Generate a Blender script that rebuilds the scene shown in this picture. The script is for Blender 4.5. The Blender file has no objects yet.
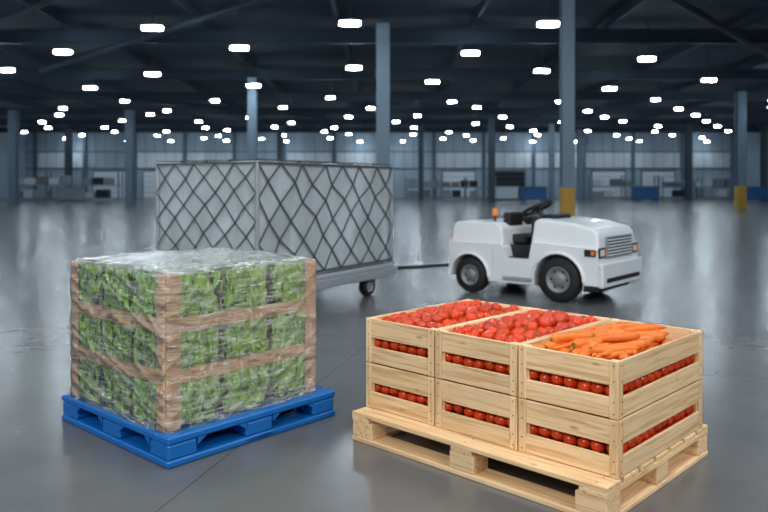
import bpy, math, random
from mathutils import Vector, Matrix, noise as mnoise
random.seed(7)
R = random.random
def U(a,b): return a+(b-a)*R()

# ------------------------------------------------------------------ materials
def base_mat(name):
    m = bpy.data.materials.new(name); m.use_nodes = True
    nt = m.node_tree
    return m, nt, nt.nodes['Principled BSDF']
def N(nt, t, **kw):
    n = nt.nodes.new(t)
    for k,v in kw.items(): setattr(n,k,v)
    return n
def noise(nt, scale=(1,1,1), s=5, detail=4, rough=.5, rot=(0,0,0), dist=0):
    tc = N(nt,'ShaderNodeTexCoord'); mp = N(nt,'ShaderNodeMapping')
    mp.inputs['Scale'].default_value = scale; mp.inputs['Rotation'].default_value = rot
    nz = N(nt,'ShaderNodeTexNoise')
    nz.inputs['Scale'].default_value = s; nz.inputs['Detail'].default_value = detail
    nz.inputs['Roughness'].default_value = rough; nz.inputs['Distortion'].default_value = dist
    nt.links.new(tc.outputs['Object'], mp.inputs['Vector']); nt.links.new(mp.outputs['Vector'], nz.inputs['Vector'])
    return nz.outputs['Fac']
def math_(nt, op, a, b=None, clamp=False, c=None):
    n = N(nt,'ShaderNodeMath', operation=op); n.use_clamp = clamp
    for i,v in enumerate((a,b,c)):
        if v is None: continue
        if isinstance(v,(int,float)): n.inputs[i].default_value = v
        else: nt.links.new(v, n.inputs[i])
    return n.outputs[0]
def mat(name, col, rough=.5, metal=0, nscale=(1,1,1), ns=8, amt=.15, tone=.3, bump=0, bs=None, spec=.5, coat=0, sss=0, rot=(0,0,0), dist=0):
    m, nt, p = base_mat(name)
    f = noise(nt, nscale, ns, 5, .55, rot, dist)
    at = N(nt,'ShaderNodeAttribute'); at.attribute_name = 'tone'
    v = math_(nt,'MULTIPLY_ADD', f, 2*amt, c=1-amt)
    t = math_(nt,'MULTIPLY', at.outputs['Fac'], tone)
    v = math_(nt,'ADD', v, t)
    h = N(nt,'ShaderNodeHueSaturation'); h.inputs['Color'].default_value = (*col,1)
    nt.links.new(v, h.inputs['Value']); nt.links.new(h.outputs[0], p.inputs['Base Color'])
    p.inputs['Roughness'].default_value = rough; p.inputs['Metallic'].default_value = metal
    p.inputs['Specular IOR Level'].default_value = spec
    p.inputs['Coat Weight'].default_value = coat
    if bump:
        f2 = f if bs is None else noise(nt, nscale, bs, 4, .6, rot, dist)
        b = N(nt,'ShaderNodeBump'); b.inputs['Strength'].default_value = bump; b.inputs['Distance'].default_value = .02
        nt.links.new(f2, b.inputs['Height']); nt.links.new(b.outputs[0], p.inputs['Normal'])
    return m
def srgb(r,g,b):
    f=lambda c:((c/255+.055)/1.055)**2.4 if c/255>.04045 else c/255/12.92
    return (f(r),f(g),f(b))
def emis(name, col, s):
    m, nt, p = base_mat(name)
    p.inputs['Base Color'].default_value=(.8,.8,.8,1)
    p.inputs['Emission Color'].default_value=(*col,1); p.inputs['Emission Strength'].default_value=s
    return m

def wood(name, sc):
    m, nt, p = base_mat(name)
    f = noise(nt, sc, 9, 6, .6, dist=.6)
    f2 = noise(nt, (1,1,1), 3, 2)
    cr = N(nt,'ShaderNodeValToRGB')
    cr.color_ramp.elements[0].position=.32; cr.color_ramp.elements[0].color=(*srgb(212,164,110),1)
    cr.color_ramp.elements[1].position=.53; cr.color_ramp.elements[1].color=(*srgb(247,214,168),1)
    nt.links.new(f, cr.inputs[0])
    tc = N(nt,'ShaderNodeTexCoord'); mp=N(nt,'ShaderNodeMapping'); mp.inputs['Scale'].default_value=[.35 if s<1 else 1 for s in sc]
    vo = N(nt,'ShaderNodeTexVoronoi'); vo.inputs['Scale'].default_value=9
    nt.links.new(tc.outputs['Object'],mp.inputs[0]); nt.links.new(mp.outputs[0],vo.inputs['Vector'])
    kn = N(nt,'ShaderNodeValToRGB'); kn.color_ramp.elements[0].position=.04; kn.color_ramp.elements[0].color=(.35,.2,.1,1)
    kn.color_ramp.elements[1].position=.10; kn.color_ramp.elements[1].color=(1,1,1,1)
    nt.links.new(vo.outputs['Distance'],kn.inputs[0])
    mx = N(nt,'ShaderNodeMix',data_type='RGBA',blend_type='MULTIPLY'); mx.inputs[0].default_value=.75
    nt.links.new(cr.outputs[0],mx.inputs[6]); nt.links.new(kn.outputs[0],mx.inputs[7])
    at = N(nt,'ShaderNodeAttribute'); at.attribute_name='tone'
    t = math_(nt,'MULTIPLY_ADD',at.outputs['Fac'],.24,c=.84)
    t2 = math_(nt,'MULTIPLY_ADD',f2,.3,c=-.12)
    t = math_(nt,'ADD',t,t2)
    h = N(nt,'ShaderNodeHueSaturation'); nt.links.new(mx.outputs[2],h.inputs['Color']); nt.links.new(t,h.inputs['Value'])
    nt.links.new(h.outputs[0],p.inputs['Base Color']); p.inputs['Roughness'].default_value=.65
    b = N(nt,'ShaderNodeBump'); b.inputs['Strength'].default_value=.2; b.inputs['Distance'].default_value=.01
    nt.links.new(f,b.inputs['Height']); nt.links.new(b.outputs[0],p.inputs['Normal'])
    return m
WX=wood('pine_x',(.25,6,6)); WY=wood('pine_y',(6,.25,6)); WZ=wood('pine_z',(6,6,.25))
NAIL=mat('nail_steel',srgb(70,62,55),.5,.6)

# ------------------------------------------------------------------ mesh builder
class MB:
    def __init__(s): s.v=[];s.f=[];s.mi=[];s.t=[];s.sm=[];s.mats=[]
    def m(s,mt):
        if mt not in s.mats: s.mats.append(mt)
        return s.mats.index(mt)
    def add(s,vs,fs,mt,tone=0,smooth=False,M=None):
        o=len(s.v); i=s.m(mt)
        s.v += [tuple(M@Vector(v)) for v in vs] if M is not None else [tuple(v) for v in vs]
        for f in fs:
            s.f.append([o+k for k in f]); s.mi.append(i); s.t.append(tone); s.sm.append(smooth)
    def box(s,lo,hi,mt,r=.003,tone=None,M=None):
        c=[(a+b)/2 for a,b in zip(lo,hi)]; h=[abs(b-a)/2 for a,b in zip(lo,hi)]
        r=min(r,min(h)*.45); vs=[];idx={}
        if tone is None: tone=R()
        for a in(-1,1):
            for b in(-1,1):
                for e in(-1,1):
                    sg=(a,b,e)
                    for k in range(3):
                        idx[(sg,k)]=len(vs)
                        vs.append(tuple(c[j]+sg[j]*(h[j]-(0 if j==k else r)) for j in range(3)))
        fs=[]
        for k in range(3):
            i,j=[q for q in range(3) if q!=k]
            for sk in(-1,1):
                q=[]
                for si,sj in((-1,-1),(1,-1),(1,1),(-1,1)):
                    sg=[0,0,0];sg[k]=sk;sg[i]=si;sg[j]=sj;q.append(idx[(tuple(sg),k)])
                fs.append(q)
        for k in range(3):
            i,j=[q for q in range(3) if q!=k]
            for si in(-1,1):
                for sj in(-1,1):
                    a=[0,0,0];a[i]=si;a[j]=sj;b=a[:];a[k]=-1;b[k]=1;a=tuple(a);b=tuple(b)
                    fs.append([idx[(a,i)],idx[(b,i)],idx[(b,j)],idx[(a,j)]])
        for a in(-1,1):
            for b in(-1,1):
                for e in(-1,1): fs.append([idx[((a,b,e),k)] for k in range(3)])
        C=Vector(c); out=[]
        for f in fs:
            p=[Vector(vs[k]) for k in f]; n=(p[1]-p[0]).cross(p[2]-p[0])
            if n.dot(sum(p,Vector())/len(p)-C)<0: f=f[::-1]
            out.append(f)
        s.add(vs,out,mt,tone,False,M)
    def tube(s,pts,rads,mt,seg=10,tone=0,cap=True,M=None,closed=False):
        vs=[];fs=[];n=len(pts);pts=[Vector(p) for p in pts]
        if not hasattr(rads,'__len__'): rads=[rads]*n
        for i,p in enumerate(pts):
            if closed: d=pts[(i+1)%n]-pts[i-1]
            else: d=pts[min(i+1,n-1)]-pts[max(i-1,0)]
            d.normalize(); up=Vector((0,0,1)) if abs(d.z)<.9 else Vector((1,0,0))
            a=d.cross(up).normalized(); b=a.cross(d)
            for k in range(seg):
                t=2*math.pi*k/seg; vs.append(p+rads[i]*(math.cos(t)*a+math.sin(t)*b))
        for i in range(n if closed else n-1):
            for k in range(seg):
                j=(i+1)%n; fs.append([i*seg+k,i*seg+(k+1)%seg,j*seg+(k+1)%seg,j*seg+k])
        s.add(vs,fs,mt,tone,True,M)
        if cap and not closed:
            s.add(vs[:seg],[list(range(seg))[::-1]],mt,tone,False,M); s.add(vs[-seg:],[list(range(seg))],mt,tone,False,M)
    def lathe(s,prof,c,mt,seg=32,axis='y',tone=0):
        vs=[];fs=[]
        for r,t in prof:
            for k in range(seg):
                a=2*math.pi*k/seg
                if axis=='y': vs.append((c[0]+r*math.cos(a),c[1]+t,c[2]+r*math.sin(a)))
                else: vs.append((c[0]+r*math.cos(a),c[1]+r*math.sin(a),c[2]+t))
        n=len(prof)
        for i in range(n-1):
            for k in range(seg): fs.append([i*seg+k,i*seg+(k+1)%seg,(i+1)*seg+(k+1)%seg,(i+1)*seg+k])
        s.add(vs,fs,mt,tone,True)
    def prism(s,poly,y0,y1,mt,tone=0,smooth=False):
        n=len(poly); vs=[(x,y0,z) for x,z in poly]+[(x,y1,z) for x,z in poly]
        fs=[list(range(n)),list(range(n,2*n))[::-1]]+[[i,(i+1)%n,n+(i+1)%n,n+i][::-1] for i in range(n)]
        s.add(vs,fs,mt,tone,smooth)
    def obj(s,name,M=None,parent=None,recalc=False,bevel=0,sharp=True):
        me=bpy.data.meshes.new(name); me.from_pydata(s.v,[],s.f)
        for m_ in s.mats: me.materials.append(m_)
        me.polygons.foreach_set('material_index',s.mi); me.polygons.foreach_set('use_smooth',s.sm)
        a=me.attributes.new('tone','FLOAT','FACE'); a.data.foreach_set('value',s.t)
        if recalc:
            import bmesh
            b=bmesh.new(); b.from_mesh(me); bmesh.ops.remove_doubles(b,verts=b.verts,dist=1e-5)
            bmesh.ops.recalc_face_normals(b,faces=b.faces); b.to_mesh(me); b.free()
        me.update()
        o=bpy.data.objects.new(name,me); bpy.context.scene.collection.objects.link(o)
        if parent: o.parent=parent
        if M is not None: o.matrix_world=M
        if bevel:
            b=o.modifiers.new('bevel','BEVEL'); b.width=bevel; b.segments=3; b.limit_method='ANGLE'; b.angle_limit=math.radians(35)
        return o
def empty(name,M):
    e=bpy.data.objects.new(name,None); bpy.context.scene.collection.objects.link(e); e.matrix_world=M; e.empty_display_size=.3
    return e
def frame(x,y,deg,z=0): return Matrix.Translation((x,y,z))@Matrix.Rotation(math.radians(deg),4,'Z')

# ------------------------------------------------------------------ ROOM
XL,XR,YB,YF,ZC = -36,36,-18,74,6.9
def floor_mat():
    m,nt,p=base_mat('polished_concrete')
    f1=noise(nt,(1,1,1),.35,5,.6); f2=noise(nt,(1,1,1),2.2,6,.6); f3=noise(nt,(1,1,1),60,3,.6)
    a=math_(nt,'MULTIPLY_ADD',f1,.5,c=-.25)
    b=math_(nt,'MULTIPLY_ADD',f2,.4,c=-.2)
    c=math_(nt,'MULTIPLY_ADD',f3,.16,c=.92)
    v=math_(nt,'ADD',math_(nt,'ADD',a,b),c)
    tc=N(nt,'ShaderNodeTexCoord'); mp=N(nt,'ShaderNodeMapping'); mp.inputs['Rotation'].default_value=(0,0,math.radians(14)); mp.inputs['Location'].default_value=(1.6,.55,0)
    sx=N(nt,'ShaderNodeSeparateXYZ'); nt.links.new(tc.outputs['Object'],mp.inputs[0]); nt.links.new(mp.outputs[0],sx.inputs[0])
    js=[]
    for o in(0,1):
        q=math_(nt,'PINGPONG',sx.outputs[o],3.0)
        js.append(math_(nt,'LESS_THAN',q,.005))
    j=math_(nt,'MAXIMUM',*js)
    v=math_(nt,'SUBTRACT',v,math_(nt,'MULTIPLY',j,.4))
    h=N(nt,'ShaderNodeHueSaturation'); h.inputs['Color'].default_value=(*srgb(102,104,107),1)
    nt.links.new(v,h.inputs['Value']); nt.links.new(h.outputs[0],p.inputs['Base Color'])
    r=math_(nt,'MULTIPLY_ADD',f2,.08,c=.215)
    nt.links.new(r,p.inputs['Roughness']); p.inputs['Specular IOR Level'].default_value=.6
    bp=N(nt,'ShaderNodeBump'); bp.inputs['Strength'].default_value=.012; bp.inputs['Distance'].default_value=.01
    nt.links.new(f2,bp.inputs['Height']); nt.links.new(bp.outputs[0],p.inputs['Normal'])
    return m
b=MB(); b.box((XL,YB,-.2),(XR,YF,0),floor_mat(),0); b.obj('floor')
M_ceil=mat('ceiling_deck',srgb(42,56,72),.85,amt=.1)
M_beam=mat('ceiling_steel',srgb(48,62,78),.7,.1,amt=.1)
b=MB(); b.box((XL,YB,ZC),(XR,YF,ZC+.2),M_ceil,0); b.obj('ceiling')
b=MB()
y=8.
while y<YF:
    b.box((XL,y-.10,6.12),(XR,y+.10,6.16),M_beam,.005,0); b.box((XL,y-.015,6.16),(XR,y+.015,6.56),M_beam,.002,0); b.box((XL,y-.10,6.56),(XR,y+.10,6.6),M_beam,.005,0)
    y+=8.5
x=-33.
while x<34:
    b.box((x-.06,YB,6.6),(x+.06,YF,6.88),M_beam,.005,0); x+=4.5
for (p,q,r) in [((-14,30,5.95),(3,12,5.95),.10),((2,12,5.98),(20,34,5.98),.10),((-34,44,5.9),(-6,16,5.9),.09),((8,18,5.9),(34,29,5.9),.12),((-32,22,5.95),(-4,50,5.95),.12)]:
    b.tube([p,q],r,M_beam,12)
b.obj('ceiling_beams')

def corr(name,col,rough=.6):
    m,nt,p=base_mat(name)
    tc=N(nt,'ShaderNodeTexCoord'); sx=N(nt,'ShaderNodeSeparateXYZ'); nt.links.new(tc.outputs['Object'],sx.inputs[0])
    s=math_(nt,'ADD',sx.outputs[0],sx.outputs[1]); w=math_(nt,'PINGPONG',s,.5)
    w=math_(nt,'LESS_THAN',w,.05)
    f=noise(nt,(1,1,.3),.6,5,.6)
    v=math_(nt,'MULTIPLY_ADD',f,.9,c=.55)
    v=math_(nt,'SUBTRACT',v,math_(nt,'MULTIPLY',w,.3))
    h=N(nt,'ShaderNodeHueSaturation'); h.inputs['Color'].default_value=(*col,1); nt.links.new(v,h.inputs['Value'])
    nt.links.new(h.outputs[0],p.inputs['Base Color']); p.inputs['Roughness'].default_value=rough
    return m
M_wall=corr('wall_panel',srgb(168,188,204)); M_wall2=corr('wall_panel_light',srgb(222,232,240))
M_pil=mat('wall_pilaster',srgb(92,108,124),.6); M_door=mat('dock_door_white',srgb(212,222,230),.5,amt=.1); M_dark=mat('dark_opening',srgb(30,36,44),.7)
b=MB(); b.box((XL,YF,0),(XR,YF+.3,ZC),M_wall,0); b.obj('wall_back')
b=MB(); b.box((XL-.3,YB,0),(XL,YF,ZC),M_wall,0); b.obj('wall_left')
b=MB(); b.box((XR,YB,0),(XR+.3,YF,ZC),M_wall,0); b.obj('wall_right')
b=MB(); b.box((XL,YB-.3,0),(XR,YB,ZC),M_wall,0); b.obj('wall_front')
b=MB()
for x in range(-35,36,5): b.box((x-.15,YF-.3,0),(x+.15,YF,ZC),M_pil,.01)
for z in (2.9,4.6): b.box((XL,YF-.12,z),(XR,YF,z+.12),M_pil,.01)
for y in range(20,72,6):
    for X in (XL,XR-.3): b.box((X,y-.15,0),(X+.3,y+.15,ZC),M_pil,.01)
b.obj('trim_1')
b=MB()
for x in range(-35,35,5):
    if R()<.65 or x>8: b.box((x+.25,YF-.1,3.05),(x+4.75,YF-.02,4.55),M_wall2,.01)
for y in range(20,68,6):
    b.box((XR-.1,y+.3,2.4),(XR-.02,y+5.7,4.6),M_wall2,.01); b.box((XL+.02,y+.3,2.4),(XL+.1,y+5.7,4.6),M_wall2,.01)
b.obj('trim_2')
k=1
for x in (-27.5,-22.5,-12.5,-2.5,7.5,12.5,22.5,27.5):
    b=MB(); w=1.6
    b.box((x-w-.12,YF-.2,0),(x+w+.12,YF-.02,2.8),M_pil,.01)
    for j in range(5): b.box((x-w,YF-.26,.03+j*.53),(x+w,YF-.19,.03+j*.53+.5),M_door if k%3 else M_dark,.01,tone=.5)
    b.obj('door_%d'%k); k+=1

M_col=mat('column_steel',srgb(112,132,150),.45,.1,amt=.1); M_yel=mat('yellow_guard',srgb(185,145,58),.5); M_cold=mat('column_steel_dark',srgb(60,72,84),.5,.1)
for (x,y,w,g,mt) in [(4.48,18,.30,1,M_col),(-.03,22,.40,0,M_col),(-5.9,33,.38,0,M_col),(18.4,38,.44,1,M_col),(-23.9,47.5,.5,0,M_col),(-16.4,47.5,.5,0,M_col),
                     (7.6,52,.45,0,M_cold),(-27,63,.5,0,M_cold),(-8.5,60,.4,0,M_cold),(3,60,.4,0,M_cold),(13.2,58,.4,0,M_col),(24,58,.45,0,M_cold),(31,60,.45,0,M_cold),(17,64,.4,0,M_col)]:
    b=MB(); t=.03; h=w/2
    b.box((x-h,y-h,0),(x+h,y-h+t,6.12),mt,.004,.3); b.box((x-h,y+h-t,0),(x+h,y+h,6.12),mt,.004,.3); b.box((x-t/2,y-h+t,0),(x+t/2,y+h-t,6.12),mt,.002,0)
    b.box((x-h-.1,y-h-.1,0),(x+h+.1,y+h+.1,.03),M_pil,.004)
    if g: b.box((x-h-.010,y-h-.010,.03),(x+h+.010,y+h+.010,1.25),M_yel,.02,.2)
    b.obj('steel_column')

# ceiling lights
M_led=emis('led_panel',(.78,.91,1.0),85); M_hous=mat('lamp_housing',srgb(60,68,76),.5,.3)
pos=[(-6.3,20),(-.9,19.4),(4.35,19.5),(-12.4,20.5),
 (-10.3,23.6),(-4.5,22.9),(2.8,23.8),(8.9,24.9),(-16.5,24.5),
 (-14,27.3),(-8.9,28.3),(-1.1,26.8),(5.9,27.5),(18.3,28.5),(-19.5,28),
 (-12.9,32.3),(-5.6,31.6),(2,30.4),(10,32.6),(13.2,29.9),(-18.3,32),(19,33)]
y=37.;i=0
while y<72:
    x=-31.+(2.8 if i%2 else 0)
    while x<33: pos.append((x+U(-1.1,1.1),y+U(-1.2,1.2))); x+=5.6
    y+=4.3;i+=1
for y in (14,8,2,-4,-10):
    for x in (-13,-6.5,0,6.5,13): pos.append((x+(2 if y%4 else 0),y))
# keep lamps clear of the column shafts
cols=[(18.4,38),(-23.9,47.5),(-16.4,47.5),(7.6,52)]
pos=[(x+(1.2 if any(abs(x-cx)<.9 and abs(y-cy)<1.5 for cx,cy in cols) else 0),y) for x,y in pos]
b=MB()
for x,y in pos:
    n=5;ring=[]; hw,hr=(.13,.15) if y<35 else (.07,.13)
    for sgn,a0 in((1,-90),(-1,90)):
        for k in range(n+1):
            a=math.radians(a0+180*k/n); ring.append((x+sgn*hw+hr*math.cos(a),y+hr*math.sin(a)))
    m_=len(ring); z0,z1=5.53,5.61
    vs=[(p[0],p[1],z0) for p in ring]+[(p[0],p[1],z1) for p in ring]
    b.add(vs,[list(range(m_))[::-1]]+[[q,(q+1)%m_,m_+(q+1)%m_,m_+q] for q in range(m_)],M_led)
    b.box((x-hw-hr,y-.15,z1),(x+hw+hr,y+.15,z1+.06),M_hous,.01)
    b.box((x-.01,y-.01,z1+.06),(x+.01,y+.01,ZC),M_hous,.001)
b.obj('ceiling_lights')

def area(name,loc,tgt,sx,sy,p,col):
    l=bpy.data.lights.new(name,'AREA'); l.shape='RECTANGLE'; l.size=sx; l.size_y=sy; l.energy=p; l.color=col
    o=bpy.data.objects.new(name,l); bpy.context.scene.collection.objects.link(o); o.location=loc
    o.rotation_euler=(Vector(tgt)-Vector(loc)).to_track_quat('-Z','Y').to_euler()
area('added_fill_light',(-3.2,-2.2,4.9),(-.2,3.6,.3),2.4,1.2,255,(1,.97,.92))  # unseen fill added behind the camera to brighten the foreground goods
area('added_fill_light',(3.6,-1.8,4.9),(.5,3.8,.3),2.4,1.2,195,(1,.94,.87))  # second added fill from behind the camera, no fixture modelled
area('added_fill_light',(-.6,4.2,5.5),(-.3,4.0,.0),2.0,1.4,70,(1,.98,.95))  # added overhead fill above the pallets, out of view
area('added_fill_light',(-4.5,4.5,5.5),(-1.0,8.0,.6),2.4,1.2,70,(.85,.94,1))  # added out-of-view light to lift the cargo container
area('added_fill_light',(4.8,4.2,5.5),(2.0,8.6,.5),2.4,1.2,140,(.9,.96,1))  # added out-of-view light to lift the tractor

# distant equipment
M_bl=mat('bin_blue',srgb(40,90,140),.5); M_gr=mat('grey_equipment',srgb(120,132,142),.5); M_wh=mat('white_goods',srgb(180,192,202),.5); M_cb=mat('far_cardboard',srgb(120,110,100),.7)
def rack(x,y,L,hh,levels):
    b=MB()
    n=max(2,int(L/2.4)+1)
    for i in range(n):
        px=x+L*i/(n-1)
        for dy in(0,.9): b.box((px-.05,y+dy-.05,0),(px+.05,y+dy+.05,hh),M_pil,.005)
    for l in range(levels):
        z=.15+l*(hh-.2)/levels
        b.box((x,y-.05,z),(x+L,y+.95,z+.1),M_gr,.005)
        px=x+.2
        while px<x+L-1.1:
            w=U(.6,1.0)
            if R()<.75: b.box((px,y,z+.1),(px+w,y+.8,z+.1+U(.4,.75)),random.choice([M_cb,M_wh,M_gr,M_gr,M_pil,M_dark]),.01)
            px+=w+.15
    b.obj('storage_rack')
rack(-31,61,9,2.4,2); rack(-19,66,6,2.2,2); rack(2,66,8,2.0,2); rack(18.6,66,6,2.2,2); rack(25,66,7,2.0,2); rack(-8,68,5,1.9,2)
for x,y,mt in [(10.6,56,M_bl),(20.6,60,M_bl),(-13,62,M_gr),(9.5,62,M_wh),(27.5,56,M_bl),(-25,56,M_gr)]:
    b=MB(); b.box((x,y,.15),(x+1.8,y+1.2,1.1),mt,.03); b.box((x-.05,y-.05,1.1),(x+1.85,y+1.25,1.18),mt,.02)
    for dx in(.1,1.6):
        for dy in (.1,1.0): b.box((x+dx,y+dy,0),(x+dx+.12,y+dy+.12,.15),M_dark,.01)
    b.obj('storage_bin')

# ------------------------------------------------------------------ WOODEN PALLET
F=frame(.854,2.82,46.3)
b=MB(); PX,PY=1.04,1.41
for i in range(7):
    w=.125; x0=i*(PX-w)/6; b.box((x0,0,.124),(x0+w,PY,.146),WY)
for y0 in (0,PY/2-.06,PY-.12): b.box((0,y0,.102),(PX,y0+.12,.124),WX)
for y0 in (0,PY/2-.07,PY-.14):
    for x0 in (0,PX/2-.06,PX-.12): b.box((x0+.002,y0+.002,.022),(x0+.118,y0+.138,.102),random.choice([WX,WY]),.004)
for x0 in (0,PX/2-.06,PX-.12): b.box((x0,0,0),(x0+.12,PY,.022),WY)
for y0 in(0,PY-.12):
    for x0 in(.12,PX/2+.06): b.box((x0,y0,0),(x0+PX/2-.18,y0+.12,.022),WX)
for y0 in (.06,PY/2,PY-.06):
    for i in range(7):
        x0=i*(PX-.125)/6+.0625
        for d in(-.03,.03): b.tube([(x0+d,y0,.146),(x0+d,y0,.1472)],.0035,NAIL,8)
b.obj('wooden_pallet',F)

ZB=.146; CH=.235; CX0,CX1=.104,.982; CW=.472; CS=.004
def crate(y0,z0):
    b=MB(); y1=y0+CW-.008; z1=z0+CH-.003; t=.013; p=.034; q=.038
    for x in (CX0+t,CX1-p-t):
        for y in (y0+t,y1-t-p): b.box((x,y,z0+.004),(x+p,y+p,z1-.003),WZ,.002)
    for y in (y0,y1-q):
        b.box((CX0-.001,y,z0+.001),(CX0+t,y+q,z1),WZ,.003); b.box((CX1-t,y,z0+.001),(CX1+.001,y+q,z1),WZ,.003)
    for x in (CX0+t,CX1-t-.030):
        b.box((x,y0,z0+.001),(x+.030,y0+t,z1-.001),WZ,.003); b.box((x,y1-t,z0+.001),(x+.030,y1,z1-.001),WZ,.003)
    sl=[(z0+.003,z0+.086),(z0+.132,z1-.001)]
    for a,c in sl:
        xa,xb=CX0+t+.030,CX1-t-.030
        b.box((xa,y0+.001,a),(xb,y0+t,c),WX,.003); b.box((xa,y1-t,a),(xb,y1-.001,c),WX,.003)
        b.box((CX0+.001,y0+q,a),(CX0+t,y1-q,c),WY,.003); b.box((CX1-t,y0+q,a),(CX1-.001,y1-q,c),WY,.003)
        for yy in (y0+q*.5,y1-q*.5):
            for zz in (a+.018,c-.018):
                b.tube([(CX0-.0025,yy,zz),(CX0,yy,zz)],.003,NAIL,8)
        for xx in (CX0+t+.015,CX1-t-.015):
            for zz in (a+.018,c-.018):
                b.tube([(xx,y0-.0015,zz),(xx,y0+.001,zz)],.003,NAIL,8)
    for i in range(5):
        w=(CX1-CX0)/5; b.box((CX0+i*w+.004,y0+t,z0+.002),(CX0+(i+1)*w-.004,y1-t,z0+.012),WY,.002)
    b.obj('wooden_crate',F)
for lay in range(2):
    for c in range(3): crate(CS+c*CW,ZB+lay*CH)

# ---- tomatoes
M_tom=mat('tomato_skin',srgb(214,66,18),.28,ns=6,amt=.12,tone=.32,spec=.4,coat=.15)
M_cal=mat('tomato_stem',srgb(80,120,40),.6)
def sph(seg,rings,r):
    vs=[(0,0,r*.74)];fs=[]
    for i in range(1,rings):
        ph=math.pi*i/rings
        for k in range(seg):
            a=2*math.pi*k/seg; rr=math.sin(ph)*(1+.025*math.cos(5*a))
            z=math.cos(ph)*.84
            vs.append((r*rr*math.cos(a),r*rr*math.sin(a),r*z))
    vs.append((0,0,-r*.82)); L=len(vs)-1
    for k in range(seg): fs.append([0,1+k,1+(k+1)%seg])
    for i in range(rings-2):
        for k in range(seg):
            a=1+i*seg; fs.append([a+k,a+seg+k,a+seg+(k+1)%seg,a+(k+1)%seg])
    a=1+(rings-2)*seg
    for k in range(seg): fs.append([a+k,L,a+(k+1)%seg])
    return vs,fs
HI=sph(20,12,1); LO=sph(12,8,1)
cal=[(0,0,.80)];calf=[]
for k in range(5):
    a=2*math.pi*k/5
    for da,rr,z in((-.35,.16,.80),(0,.5,.84),(.35,.16,.80)): cal.append((rr*math.cos(a+da),rr*math.sin(a+da),z))
    o=1+3*k; calf.append([0,o,o+1,o+2])
def tomato(b,x,y,z,r,hi,tilt):
    M=Matrix.Translation((x,y,z))@Matrix.Rotation(U(0,6.28),4,'Z')@Matrix.Rotation(U(0,tilt),4,'X')@Matrix.Rotation(U(0,6.28),4,'Z')@Matrix.Scale(r,4)
    g=HI if hi else LO
    b.add(g[0],g[1],M_tom,U(-.7,.5),True,M)
    if hi and R()<.35:
        b.add(cal,calf,M_cal,0,False,M); b.tube([(0,0,.8),(.04,0,1.02)],.05,M_cal,6,M=M)
b=MB()
def perim(y0,z0,zs):
    ya,yb=y0+.014+.034,y0+CW-.022-.034; xa,xb=CX0+.047,CX1-.047
    for z in zs:
        n=13
        for i in range(n):
            x=xa+(xb-xa)*i/(n-1)+U(-.004,.004)
            for y in(ya,yb): tomato(b,x,y,z0+z+U(-.006,.006),U(.031,.034),0,3)
        for i in range(1,6):
            y=ya+(yb-ya)*i/6+U(-.004,.004)
            for x in(xa,xb): tomato(b,x,y,z0+z+U(-.006,.006),U(.031,.034),0,3)
def full(y0,z,inset,hump):
    ya,yb=y0+.050+inset,y0+CW-.058-inset; xa,xb=CX0+.048+inset,CX1-.048-inset
    n=int((xb-xa)/.064); m_=max(2,int((yb-ya)/.062))
    for i in range(n+1):
        for j in range(m_+1):
            u=i/n; v=j/m_
            x=xa+(xb-xa)*u+U(-.007,.007); y=ya+(yb-ya)*v+U(-.007,.007)+(.012 if i%2 else -.012)*(1 if 0<j<m_ else 0)
            h=hump*math.sin(math.pi*min(1,max(0,u)))**.5*math.sin(math.pi*v)**.5
            tomato(b,x,y,z+h+U(-.01,.01),U(.031,.037),1,1.3)
for c in range(3):
    y0=CS+c*CW
    perim(y0,ZB,(.045,.1,.155,.195)); perim(y0,ZB+CH,(.045,.1,.150))
for c in (1,2):
    y0=CS+c*CW
    full(y0,ZB+CH+.186,0,.0); full(y0,ZB+CH+.212,.03,.024)
b.obj('tomatoes',F)

# ---- carrots
M_car=mat('carrot_skin',srgb(238,128,48),.42,ns=14,amt=.14,tone=.22,bump=.25,bs=60,spec=.4)
M_cg=mat('carrot_top',srgb(120,120,50),.7)
b=MB()
def carrot(x,y,z,ang,L,r,pitch=0):
    n=14;pts=[];rad=[];bend=U(-.02,.02)
    for i in range(n+1):
        t=i/n; pts.append(((t-.5)*L,bend*math.sin(math.pi*t),0))
        rr=r*(1-.62*t**1.2)
        if t<.08: rr*=(.45+.55*(t/.08)**.5)
        if t>.88: rr*=max(.12,math.sqrt(max(0,1-((t-.88)/.12)**2)))
        rad.append(rr*(1+.03*math.sin(i*3.1)))
    M=Matrix.Translation((x,y,z))@Matrix.Rotation(ang,4,'Z')@Matrix.Rotation(pitch,4,'Y')
    b.tube(pts,rad,M_car,14,U(-.6,.6),True,M)
    b.tube([(-L/2-.006,0,0),(-L/2+.003,0,0)],r*.28,M_cg,8,0,True,M)
y0=CS+.02; y1=CS+CW-.026
for lay,(z,cnt,ins) in enumerate([(.552,44,.0),(.578,44,.0),(.602,34,.02),(.628,18,.06)]):
    for i in range(cnt):
        for tr in range(60):
            L=U(.21,.30); r=U(.020,.028); a=math.radians(random.gauss(-18,22))+(math.pi if R()<.3 else 0)
            x=U(CX0+.02,CX1-.02); y=U(y0,y1); dx=abs(math.cos(a))*L/2+.01; dy=abs(math.sin(a))*L/2+.012
            if x-dx>CX0+.012+ins and x+dx<CX1-.012-ins and y-dy>y0+ins and y+dy<y1-ins:
                carrot(x,y,z+U(-.01,.010),a,L,r,U(-.08,.08)); break
b.obj('carrots',F)

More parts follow.
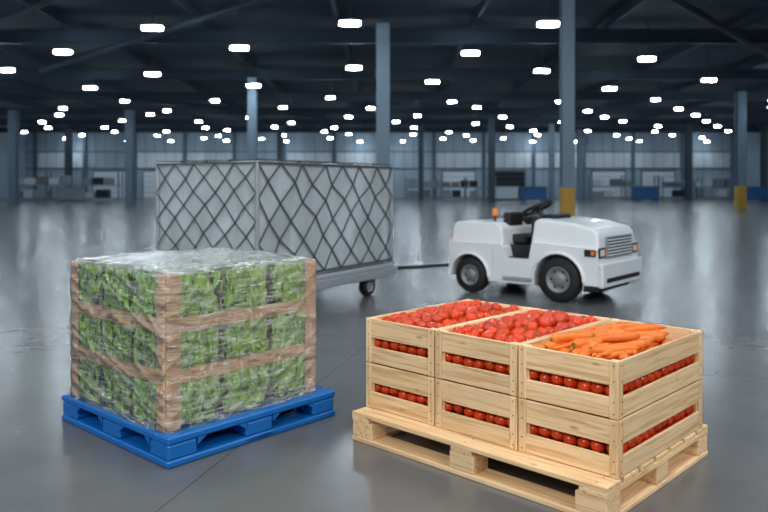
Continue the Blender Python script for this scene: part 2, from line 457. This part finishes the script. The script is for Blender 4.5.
# ------------------------------------------------------------------ BLUE PLASTIC PALLET
G=frame(-.993,3.38,48.2)
M_blue=mat('blue_plastic',srgb(10,104,184),.38,ns=20,amt=.08,tone=.06,bump=.05)
b=MB(); S=1.08
def bb(lo,hi,r=.008): b.box(lo,hi,M_blue,r,.5)
bb((0,0,.108),(S,.10,.144)); bb((0,S-.10,.108),(S,S,.144)); bb((0,.1,.108),(.10,S-.1,.144)); bb((S-.1,.1,.108),(S,S-.1,.144))
for i in range(8): x=.1+(S-.2)*(i+.5)/8; bb((x-.042,.1,.112),(x+.042,S-.1,.142),.003)
for y in (.36,.72): bb((.1,y-.04,.110),(S-.1,y+.04,.141),.003)
bl=[(0,.17),(S/2-.09,S/2+.09),(S-.17,S)]
for i,(xa,xb) in enumerate(bl):
    for j,(ya,yb) in enumerate(bl):
        bb((xa+.004,ya+.004,.03),(xb-.004,yb-.004,.110),.012)
for xa,xb in bl: bb((xa,0,0),(xb,S,.034))
for ya,yb in bl: bb((.15,ya,.001),(S-.15,yb,.033))
def gus(x,y,dx,dy):
    L=.05; w=.03
    ox,oy=(0,w) if dx else (w,0)
    A=(x,y,.110);B=(x+dx*L,y+dy*L,.110);C=(x,y,.075)
    vs=[A,B,C]+[(p[0]+ox,p[1]+oy,p[2]) for p in (A,B,C)]
    b.add(vs,[[0,1,2],[3,5,4],[0,3,4,1],[1,4,5,2],[2,5,3,0]],M_blue,.5)
for lo,hi in ((.166,.45+0.004),(.626,.914)):
    for q in(.004,S-.034):
        gus(lo,q,1,0); gus(hi,q,-1,0); gus(q,lo,0,1); gus(q,hi,0,-1)
b.obj('plastic_pallet',G)

# ------------------------------------------------------------------ WRAPPED GREENS LOAD
GL=G@Matrix.Translation((-.020,.018,.002))
E=empty('wrapped_leafy_greens_load',GL)
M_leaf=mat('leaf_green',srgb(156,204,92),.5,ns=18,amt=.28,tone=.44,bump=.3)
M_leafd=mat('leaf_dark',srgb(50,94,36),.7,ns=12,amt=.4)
M_kraft=mat('kraft_cardboard',srgb(222,184,144),.75,nscale=(1,1,4),ns=12,amt=.12,tone=.1,bump=.15)
A0,A1=.062,1.000; Z0,Z1=.146,.885; LH=(Z1-Z0)/3
b=MB()
npk=3; PW=(A1-A0)/npk
for l in range(3):
    for i in range(npk):
        for j in range(npk):
            if i==1 and j==1: continue
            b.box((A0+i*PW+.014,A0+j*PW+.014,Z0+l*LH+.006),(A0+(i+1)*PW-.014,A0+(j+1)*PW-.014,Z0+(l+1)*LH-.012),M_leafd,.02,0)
prof=[(.0,.18),(.2,.6),(.45,1.),(.7,.95),(.88,.55),(1.,.08)]
def leaf(P,nrm,up,L,W,tone):
    side=nrm.cross(up).normalized(); c1=U(-.01,.012); cup=U(.1,.5); vs=[];fs=[]
    for i,(t,w) in enumerate(prof):
        c=P+up*(t*L)+nrm*(c1*math.sin(math.pi*t)+.004*t*t)
        ww=w*W/2; wv=U(-.005,.005)
        vs+= [c-side*ww+nrm*(cup*ww*.5+wv), c-side*ww*.5+nrm*(U(-.003,.003)), c-nrm*.003, c+side*ww*.5+nrm*(U(-.003,.003)), c+side*ww+nrm*(cup*ww*.5-wv)]
    for i in range(len(prof)-1):
        for k in range(4): a=i*5+k; fs.append([a,a+1,a+6,a+5])
    b.add(vs,fs,M_leaf,tone,True)
faces=[(Vector((0,-1,0)),Vector((1,0,0)),lambda t:Vector((t,A0+.012,0))),(Vector((-1,0,0)),Vector((0,1,0)),lambda t:Vector((A0+.012,t,0))),
       (Vector((0,1,0)),Vector((1,0,0)),lambda t:Vector((t,A1-.012,0))),(Vector((1,0,0)),Vector((0,1,0)),lambda t:Vector((A1-.012,t,0)))]
for fi,(n,tv,pf) in enumerate(faces):
    for l in range(3):
        for i in range(npk):
            cnt=150 if fi<2 else 80
            for q in range(cnt):
                t=A0+i*PW+U(.02,PW-.02); zz=Z0+l*LH+U(.0,LH-.06)
                a=random.gauss(0,.65); up=(Vector((0,0,1))*math.cos(a)+tv*math.sin(a)).normalized()
                L=U(.07,.14)
                tip=t+math.sin(a)*L
                if tip<A0+i*PW+.006 or tip>A0+(i+1)*PW-.006: up=(Vector((0,0,1))*math.cos(a)-tv*math.sin(a)).normalized()
                L=min(L,(Z0+(l+1)*LH-.004-zz)/max(.3,abs(up.z)))
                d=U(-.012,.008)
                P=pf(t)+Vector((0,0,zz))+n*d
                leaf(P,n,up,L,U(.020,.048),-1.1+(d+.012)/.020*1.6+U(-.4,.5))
for q in range(600):
    a=U(0,6.28); P=Vector((U(A0+.07,A1-.07),U(A0+.07,A1-.07),Z1-.03+U(0,.012)))
    leaf(P,Vector((0,0,1)),Vector((math.cos(a),math.sin(a),0)),U(.05,.07),U(.03,.05),U(-.8,.8))
b.obj('leafy_greens',GL,E)
b=MB(); o=.006
for z in (Z0+LH,Z0+2*LH):
    h=.034
    for lo,hi in [((A0-o,A0-o,z-h),(A1+o,A0-.001,z+h)),((A0-o,A1+.001,z-h),(A1+o,A1+o,z+h)),((A0-o,A0,z-h),(A0-.001,A1,z+h)),((A1+.001,A0,z-h),(A1+o,A1,z+h))]:
        b.box(lo,hi,M_kraft,.001)
w=.07; o2=.011
for sx,X in ((1,A0),(-1,A1)):
    for sy,Y in ((1,A0),(-1,A1)):
        xa,xb=sorted((X-sx*o2,X+sx*w)); ya,yb=sorted((Y-sy*o2,Y-sy*o2+sy*.005)); b.box((xa,ya,Z0),(xb,yb,Z1),M_kraft,.001)
        xa,xb=sorted((X-sx*o2,X-sx*o2+sx*.005)); ya,yb=sorted((Y-sy*o2,Y+sy*w)); b.box((xa,ya,Z0),(xb,yb,Z1-.001),M_kraft,.001)
b.obj('cardboard_edge_protectors',GL,E)
# stretch film
m,nt,p=base_mat('stretch_film'); nt.nodes.remove(p)
out=nt.nodes['Material Output']
s1=noise(nt,(.8,.8,10),3.0,3,.5,(.25,.2,0),.6); s2=noise(nt,(.9,.9,11),3.4,3,.5,(-.55,.5,.2),.6); s3=noise(nt,(9,9,.8),1.6,3,.5,(.35,-.3,0),.4); s4=noise(nt,(1,1,1),2.2,4,.6)
s5=noise(nt,(1.,1.,8),4.5,3,.5,(.9,-.8,.3),.8)
def ridge(f,w):
    a=math_(nt,'ABSOLUTE',math_(nt,'SUBTRACT',f,.5)); a=math_(nt,'SUBTRACT',1.0,math_(nt,'MULTIPLY',a,w),True); return math_(nt,'POWER',a,2.0)
gate=math_(nt,'MULTIPLY_ADD',s4,4.0,True,c=-1.5)
r1=ridge(s1,18);r2=math_(nt,'MULTIPLY',ridge(s2,20),gate);r3=ridge(s3,26);r5=math_(nt,'MULTIPLY',ridge(s5,22),math_(nt,'SUBTRACT',1.0,gate))
rr=math_(nt,'MAXIMUM',math_(nt,'MAXIMUM',r1,r2),math_(nt,'MAXIMUM',math_(nt,'MULTIPLY',r3,.7),r5))  # wrinkle highlights put into the film as white, more opaque streaks
geo=N(nt,'ShaderNodeNewGeometry'); sx=N(nt,'ShaderNodeSeparateXYZ'); nt.links.new(geo.outputs['Normal'],sx.inputs[0])
top=math_(nt,'MULTIPLY',math_(nt,'MAXIMUM',sx.outputs[2],0.0),.22)  # whitish haze put into the opacity of up-facing film
op=math_(nt,'ADD',math_(nt,'MULTIPLY',rr,.38),math_(nt,'MULTIPLY_ADD',s4,.10,c=-.03))
op=math_(nt,'ADD',op,top); op=math_(nt,'MINIMUM',op,.9)
bp=N(nt,'ShaderNodeBump'); bp.inputs['Strength'].default_value=1.0; bp.inputs['Distance'].default_value=.03
hh=math_(nt,'ADD',math_(nt,'ADD',s1,s2),math_(nt,'ADD',math_(nt,'MULTIPLY',s3,.7),math_(nt,'MULTIPLY',s5,.7))); nt.links.new(hh,bp.inputs['Height'])
tr=N(nt,'ShaderNodeBsdfTransparent'); df=N(nt,'ShaderNodeBsdfDiffuse'); df.inputs[0].default_value=(.88,.90,.91,1)
gl=N(nt,'ShaderNodeBsdfGlossy'); gl.inputs['Roughness'].default_value=.2; gl.inputs[0].default_value=(1,1,1,1)
nt.links.new(bp.outputs[0],gl.inputs['Normal'])
m1=N(nt,'ShaderNodeMixShader'); nt.links.new(op,m1.inputs[0]); nt.links.new(tr.outputs[0],m1.inputs[1]); nt.links.new(df.outputs[0],m1.inputs[2])
fr=N(nt,'ShaderNodeFresnel'); fr.inputs[0].default_value=1.45
m2=N(nt,'ShaderNodeMixShader'); ff=math_(nt,'MULTIPLY_ADD',fr.outputs[0],1.2,True,c=.05); nt.links.new(ff,m2.inputs[0]); nt.links.new(m1.outputs[0],m2.inputs[1]); nt.links.new(gl.outputs[0],m2.inputs[2])
nt.links.new(m2.outputs[0],out.inputs[0]); M_film=m
b=MB(); n=80; c=((A0+A1)/2,(A0+A1)/2,(Z0+Z1)/2+.006); hx=(A1-A0)/2+.02; hz=(Z1-Z0)/2+.012; rr_=.035
def rid(p): return 1-abs(mnoise.noise(p))*2
def fp(q):
    inn=Vector((max(-hx+rr_,min(hx-rr_,q.x)),max(-hx+rr_,min(hx-rr_,q.y)),max(-hz,min(hz-rr_,q.z))))
    d=q-inn; d=d.normalized() if d.length>1e-6 else Vector((0,0,1))
    P=inn+d*rr_
    a=rid(Vector((P.x*3,P.y*3,P.z*14+P.x*4-P.y*5)))**3*.007+rid(Vector((P.x*4+9,P.y*4,P.z*12-P.x*9+P.y*7)))**3*.006+mnoise.noise(P*4+Vector((5,5,5)))*.005-.003
    fl=max(0,(-P.z-hz+.06))/.06*.006
    P+=d*a+Vector((d.x,d.y,0))*fl
    return P+Vector(c)
for (ax,sg) in ((0,-1),(0,1),(1,-1),(1,1),(2,1)):
    vs=[];fs=[]
    H3=(hx,hx,hz); i1,i2=[k for k in range(3) if k!=ax]
    for i in range(n+1):
        for j in range(n+1):
            q=[0,0,0]; q[ax]=sg*H3[ax]; q[i1]=H3[i1]*(2*i/n-1); q[i2]=H3[i2]*(2*j/n-1)
            vs.append(fp(Vector(q)))
    for i in range(n):
        for j in range(n):
            a=i*(n+1)+j; fs.append([a,a+1,a+n+2,a+n+1])
    b.add(vs,fs,M_film,0,True)
b.obj('stretch_film_wrap',GL,E,recalc=True)

# ------------------------------------------------------------------ NETTED CARGO CONTAINER + DOLLY
C=frame(-1.19,6.9,58); CL,CWd=2.41,1.36; zb,zt=.37,1.54
M_cov=mat('cargo_cover',srgb(180,189,195),.38,nscale=(1,1,.45),ns=3.0,amt=.5,bump=1.0,bs=5,tone=.1,dist=1.0)
M_net=mat('net_strap',srgb(74,79,84),.7); M_alu=mat('aluminium',srgb(165,172,178),.4,.3); M_rub=mat('tyre_rubber',srgb(24,25,27),.65,amt=.2,bump=.1)
M_stl=mat('dolly_steel',srgb(150,157,163),.5,.2); M_blk=mat('black_parts',srgb(26,28,30),.5)
M_rim=mat('wheel_rim',srgb(130,135,138),.4,.2)
E2=empty('netted_air_cargo_container',C)
b=MB(); n=30
def cf(q,hx,hy,hz,r):
    inn=Vector((max(-hx+r,min(hx-r,q.x)),max(-hy+r,min(hy-r,q.y)),max(-hz+r,min(hz-r,q.z)))); d=(q-inn).normalized()
    P=inn+d*r; return P+d*(mnoise.noise(P*3)*.012+mnoise.noise(P*8)*.006)
hx,hy,hz=CL/2,CWd/2,(zt-zb)/2; cc=Vector((CL/2,CWd/2,(zt+zb)/2))
for ax in range(3):
    for sg in(-1,1):
        vs=[];fs=[];H3=(hx,hy,hz); i1,i2=[k for k in range(3) if k!=ax]
        for i in range(n+1):
            for j in range(n+1):
                q=[0,0,0]; q[ax]=sg*H3[ax]; q[i1]=H3[i1]*(2*i/n-1); q[i2]=H3[i2]*(2*j/n-1)
                vs.append(cf(Vector(q),hx,hy,hz,.03)+cc)
        for i in range(n):
            for j in range(n): a=i*(n+1)+j; fs.append([a,a+1,a+n+2,a+n+1])
        b.add(vs,fs,M_cov,0,True)
b.obj('covered_load',C,E2,recalc=True)
b=MB()
def strap(p,q,n,w,t=.006):
    p=Vector(p);q=Vector(q); d=(q-p); L=d.length; d.normalize(); s=d.cross(n).normalized()
    p=p-d*.004;q=q+d*.004
    vs=[p-s*w/2,p+s*w/2,q+s*w/2,q-s*w/2]; vs+=[v+n*t for v in vs]
    b.add(vs,[[0,1,2,3],[4,7,6,5],[0,4,5,1],[1,5,6,2],[2,6,7,3],[3,7,4,0]],M_net,0)
def net(o,du,dv,n,W,H,nu,nv,w,jit):
    o=Vector(o)+n*.012; du=Vector(du);dv=Vector(dv); P={}
    for i in range(nu+1):
        for j in range(nv+1):
            ju=0 if i in(0,nu) else U(-jit,jit); jv=0 if j in(0,nv) else U(-jit,jit)
            P[i,j]=o+du*(W*i/nu+ju)+dv*(H*j/nv+jv)
    for i in range(nu):
        for j in range(nv):
            if (i+j)%2==0: strap(P[i,j],P[i+1,j+1],n,w)
            else: strap(P[i+1,j],P[i,j+1],n,w)
    for (a,c) in (((0,0),(nu,0)),((0,nv),(nu,nv))): strap(P[a],P[c],n,w*1.4)
net((0,0,zb+.04),(0,1,0),(0,0,1),Vector((-1,0,0)),CWd,zt-zb-.06,10,8,.012,.018)
net((0,0,zb+.04),(1,0,0),(0,0,1),Vector((0,-1,0)),CL,zt-zb-.06,14,6,.016,.036)
net((CL,0,zb+.04),(0,1,0),(0,0,1),Vector((1,0,0)),CWd,zt-zb-.06,10,8,.012,.018)
net((0,CWd,zb+.04),(1,0,0),(0,0,1),Vector((0,1,0)),CL,zt-zb-.06,14,6,.016,.036)
net((0,0,zt),(1,0,0),(0,1,0),Vector((0,0,1)),CL,CWd,14,8,.018,.015)
b.obj('cargo_net',C,E2)
b=MB()
b.box((-.03,-.03,zb-.05),(CL+.03,CWd+.03,zb-.002),M_alu,.01)
for (x,y) in ((0,0),(CL,0),(0,CWd),(CL,CWd)): b.box((x-.018,y-.018,zb),(x+.018,y+.018,zt-.0),M_alu,.008)
b.obj('container_base',C,E2)
D=empty('cargo_dolly',C)
b=MB(); zd=zb-.052
for y in(-.05,CWd-.02): b.box((-.08,y,zd-.10),(CL+.08,y+.07,zd),M_stl,.008)
for x in (-.08,CL+.01,CL/2-.03,.5,CL-.55): b.box((x,.0,zd-.09),(x+.07,CWd,zd-.01),M_stl,.006)
for k in range(9): x=.15+k*(CL-.3)/8; b.tube([(x,.03,zd-.022),(x,CWd-.03,zd-.022)],.02,M_alu,10)
b.obj('dolly_frame',C,D)
b=MB()
def wheel(b,x,y,r,w,rim,side=-1):
    pr=[(r*.55,-w/2),(r*.86,-w/2),(r*.96,-w*.42),(r,-w*.25),(r,w*.25),(r*.96,w*.42),(r*.86,w/2),(r*.55,w/2)]
    b.lathe(pr,(x,y,r),M_rub,36)
    b.lathe([(r*.57,-w*.5),(r*.56,-w*.53),(r*.52,-w*.5),(r*.47,-w*.36),(r*.3,-w*.30),(r*.24,-w*.46),(r*.12,-w*.5),(.001,-w*.5)],(x,y,r),rim,28)
    b.lathe([(r*.55,w/2),(r*.52,w*.4),(r*.3,w*.3),(.001,w*.3)],(x,y,r),rim,28)
    for k in range(6):
        a=k*2*math.pi/6; cx=x+r*.38*math.cos(a); cz=r+r*.38*math.sin(a)
        b.tube([(cx,y-w*.36,cz),(cx,y-w*.28,cz)],r*.05,M_rub,8)
for x in (.35,CL-.38):
    for y in(.10,CWd-.12):
        wheel(b,x,y,.125,.085,M_stl)
        b.box((x-.03,y+.045,.11),(x+.03,y+.075,zd-.08),M_stl,.004); b.tube([(x,y-.03,.125),(x,y+.07,.125)],.014,M_stl,8)
b.obj('dolly_wheels',C,D,recalc=True)
b=MB()
Ci=C.inverted()
p0=C@Vector((CL+.05,CWd*.22,.27)); p1=Vector((.90,9.45,.29))
b.tube([Ci@p0,Ci@((p0+p1)/2+Vector((0,0,-.01))),Ci@p1],.022,M_blk,10)
b.lathe([(.03,-.03),(.05,-.03),(.05,.03),(.03,.03),(.03,-.03)],tuple(Ci@p1),M_stl,16,'z')
b.tube([Ci@(p0+Vector((-.15,-.2,0))),Ci@(p0*.6+p1*.4)],.012,M_blk,8)
b.obj('tow_bar',C,D)

# ------------------------------------------------------------------ TOW TRACTOR
T=frame(1.04,8.93,-40); TW=1.12
M_pt=mat('white_paint',srgb(230,234,238),.3,ns=2,amt=.05,tone=.02,coat=.4); M_trim=mat('light_grey_trim',srgb(140,146,152),.45)
M_glass=mat('lamp_glass',srgb(225,215,200),.15,coat=1); M_or=mat('orange_lens',srgb(225,120,30),.25,coat=.6)
ET=empty('baggage_tow_tractor',T)
def arch(cx,r,z0,a0=0,a1=180,n=14):
    return [(cx+r*math.cos(math.radians(a0+(a1-a0)*k/n)),z0+r*math.sin(math.radians(a0+(a1-a0)*k/n))) for k in range(n+1)]
RW,FW=.220,.255; FXC=1.166
low=[(-.29,.20),(-.306,.30),(-.30,.56),(-.27,.62),(.42,.62),(.47,.58),(.50,.46),(.80,.46),(.84,.66),(1.59,.62),(1.63,.56),(1.636,.20),(1.46,.17)]
ar=arch(FXC,.300,.245); low+= [(FXC+.300,.17)]+ar+[(FXC-.300,.17),(.30,.17)]
ar=arch(0,.262,.215); low+= [(.262,.17)]+ar+[(-.262,.20)]
seen=[]
for q in low:
    if not seen or (abs(q[0]-seen[-1][0])+abs(q[1]-seen[-1][1])>1e-4): seen.append(q)
b=MB(); b.prism(seen,0,TW,M_pt)
b.obj('body_shell',T,ET,recalc=True,bevel=.014)
def loft(name,prof,ya,yb,tap,mt,bev=.02):
    b=MB(); n=len(prof); zs=[z for _,z in prof]; z0,z1=min(zs),max(zs)
    f=lambda z:tap*(z-z0)/(z1-z0)
    vs=[(x,ya+f(z),z) for x,z in prof]+[(x,yb-f(z),z) for x,z in prof]
    fs=[list(range(n)),list(range(n,2*n))[::-1]]+[[i,(i+1)%n,n+(i+1)%n,n+i][::-1] for i in range(n)]
    b.add(vs,fs,mt); return b.obj(name,T,ET,recalc=True,bevel=bev)
loft('rear_cowl',[(-.29,.60),(-.275,.81),(-.22,.86),(.34,.86),(.42,.80),(.45,.60)],.02,TW-.02,.04,M_pt)
loft('front_hood',[(.80,.58),(.83,.90),(.90,.925),(1.30,.89),(1.55,.83),(1.61,.77),(1.63,.58)],.03,TW-.03,.05,M_pt,.03)
b=MB()
b.box((-.20,.17,.14),(1.60,TW-.17,.60),M_blk,.01)
b.box((-.36,.30,.22),(-.29,TW-.30,.40),M_blk,.01)
b.tube([(-.42,TW/2,.24),(-.42,TW/2,.42)],.018,M_stl,10); b.box((-.45,TW/2-.06,.27),(-.33,TW/2+.06,.30),M_stl,.004); b.box((-.45,TW/2-.06,.36),(-.33,TW/2+.06,.39),M_stl,.004)
b.box((.50,.06,.44),(.80,TW-.06,.47),M_blk,.004)
b.box((.46,-.015,.20),(.84,.06,.25),M_trim,.008)
b.box((.36,.26,.60),(.62,.60,.72),M_blk,.03); b.box((.30,.26,.66),(.40,.60,.98),M_blk,.03)
b.box((.36,.68,.60),(.62,1.0,.72),M_blk,.03); b.box((.30,.68,.66),(.40,1.0,.92),M_blk,.03)
b.box((.76,.12,.62),(.84,TW-.12,.93),M_blk,.02)
b.box((.80,.28,.90),(.98,.72,.965),M_blk,.03)
b.obj('cab_and_chassis',T,ET)
b=MB()
ctr=Vector((.66,.46,1.03)); ax=Vector((-.45,0,.89)).normalized(); s1_=Vector((0,1,0)); s2_=ax.cross(s1_)
ring=[ctr+.18*(math.cos(a)*s1_+math.sin(a)*s2_) for a in [2*math.pi*k/28 for k in range(28)]]
b.tube(ring,.022,M_blk,8,closed=True)
for k in range(3):
    a=math.pi/2+k*2*math.pi/3; b.tube([ctr-ax*.02,ctr+.18*(math.cos(a)*s1_+math.sin(a)*s2_)],.02,M_blk,8)
b.tube([ctr-ax*.04,ctr+ax*.01],.07,M_blk,14); b.tube([ctr,ctr-ax*.25+Vector((.05,0,0))],.035,M_blk,10)
b.obj('steering_wheel',T,ET)
b=MB()
gx=1.628
b.box((gx,.20,.50),(gx+.014,TW-.20,.745),M_trim,.008)
b.box((gx+.010,.23,.52),(gx+.018,TW-.23,.73),M_blk,.004)
for k in range(6): z=.53+k*.034; b.box((gx+.014,.23,z),(gx+.030,TW-.23,z+.014),M_pt,.004,0)
for y in(.02,TW-.19):
    b.box((gx-.0,y,.52),(gx+.016,y+.17,.63),M_blk,.01); b.box((gx+.012,y+.02,.54),(gx+.024,y+.11,.61),M_glass,.01); b.box((gx+.012,y+.12,.54),(gx+.024,y+.155,.61),M_or,.006)
b.box((1.48,-.012,.535),(1.61,.004,.61),M_blk,.005); b.box((1.56,-.02,.55),(1.60,-.008,.595),M_or,.004)
b.box((1.635,.0,.20),(1.69,TW,.46),M_pt,.025,0); b.box((1.672,.10,.25),(1.698,TW-.10,.30),M_blk,.01)
b.box((1.47,-.012,.16),(1.64,.03,.22),M_blk,.01)
for y in(-.003,TW-.003):
    b.box((.33,y,.30),(.333,y+.006,.60),M_trim,.0005)
for cx,r,z in((0,.264,.215),(FXC,.302,.245)):
    for y in(-.012,TW+.012):
        b.tube([(q[0],y,q[1]) for q in arch(cx,r+.008,z)],.017,M_pt,8)
b.tube([(.10,.42,.85),(.10,.42,.93)],.018,M_blk,10); b.tube([(.10,.42,.93),(.10,.42,.99),(.10,.42,1.02)],[.040,.040,.022],M_or,16)
b.tube([(-.296,.08,.66),(-.312,.08,.66)],.035,M_or,14); b.tube([(-.296,TW-.08,.66),(-.312,TW-.08,.66)],.035,M_or,14)
b.obj('grille_lamps_and_trim',T,ET)
b=MB()
for y in(.08,TW-.08): wheel(b,0,y,RW,.16,M_rim); wheel(b,FXC,y,FW,.17,M_rim)
b.obj('wheels',T,ET,recalc=True)

# ------------------------------------------------------------------ world, camera, colour
w=bpy.data.worlds.new('World'); bpy.context.scene.world=w; w.use_nodes=True
w.node_tree.nodes['Background'].inputs[0].default_value=(.35,.45,.6,1); w.node_tree.nodes['Background'].inputs[1].default_value=.3
cam=bpy.data.cameras.new('camera'); co=bpy.data.objects.new('camera',cam); bpy.context.scene.collection.objects.link(co)
co.location=(0,0,1.31); co.rotation_euler=(math.radians(90),0,0)
cam.sensor_width=36; cam.lens=34.5; cam.shift_y=-71/768; cam.clip_end=300
cam.dof.use_dof=True; cam.dof.focus_distance=3.5; cam.dof.aperture_fstop=2.2
bpy.context.scene.camera=co
bpy.context.scene.view_settings.view_transform='Standard'
bpy.context.scene.view_settings.exposure=0
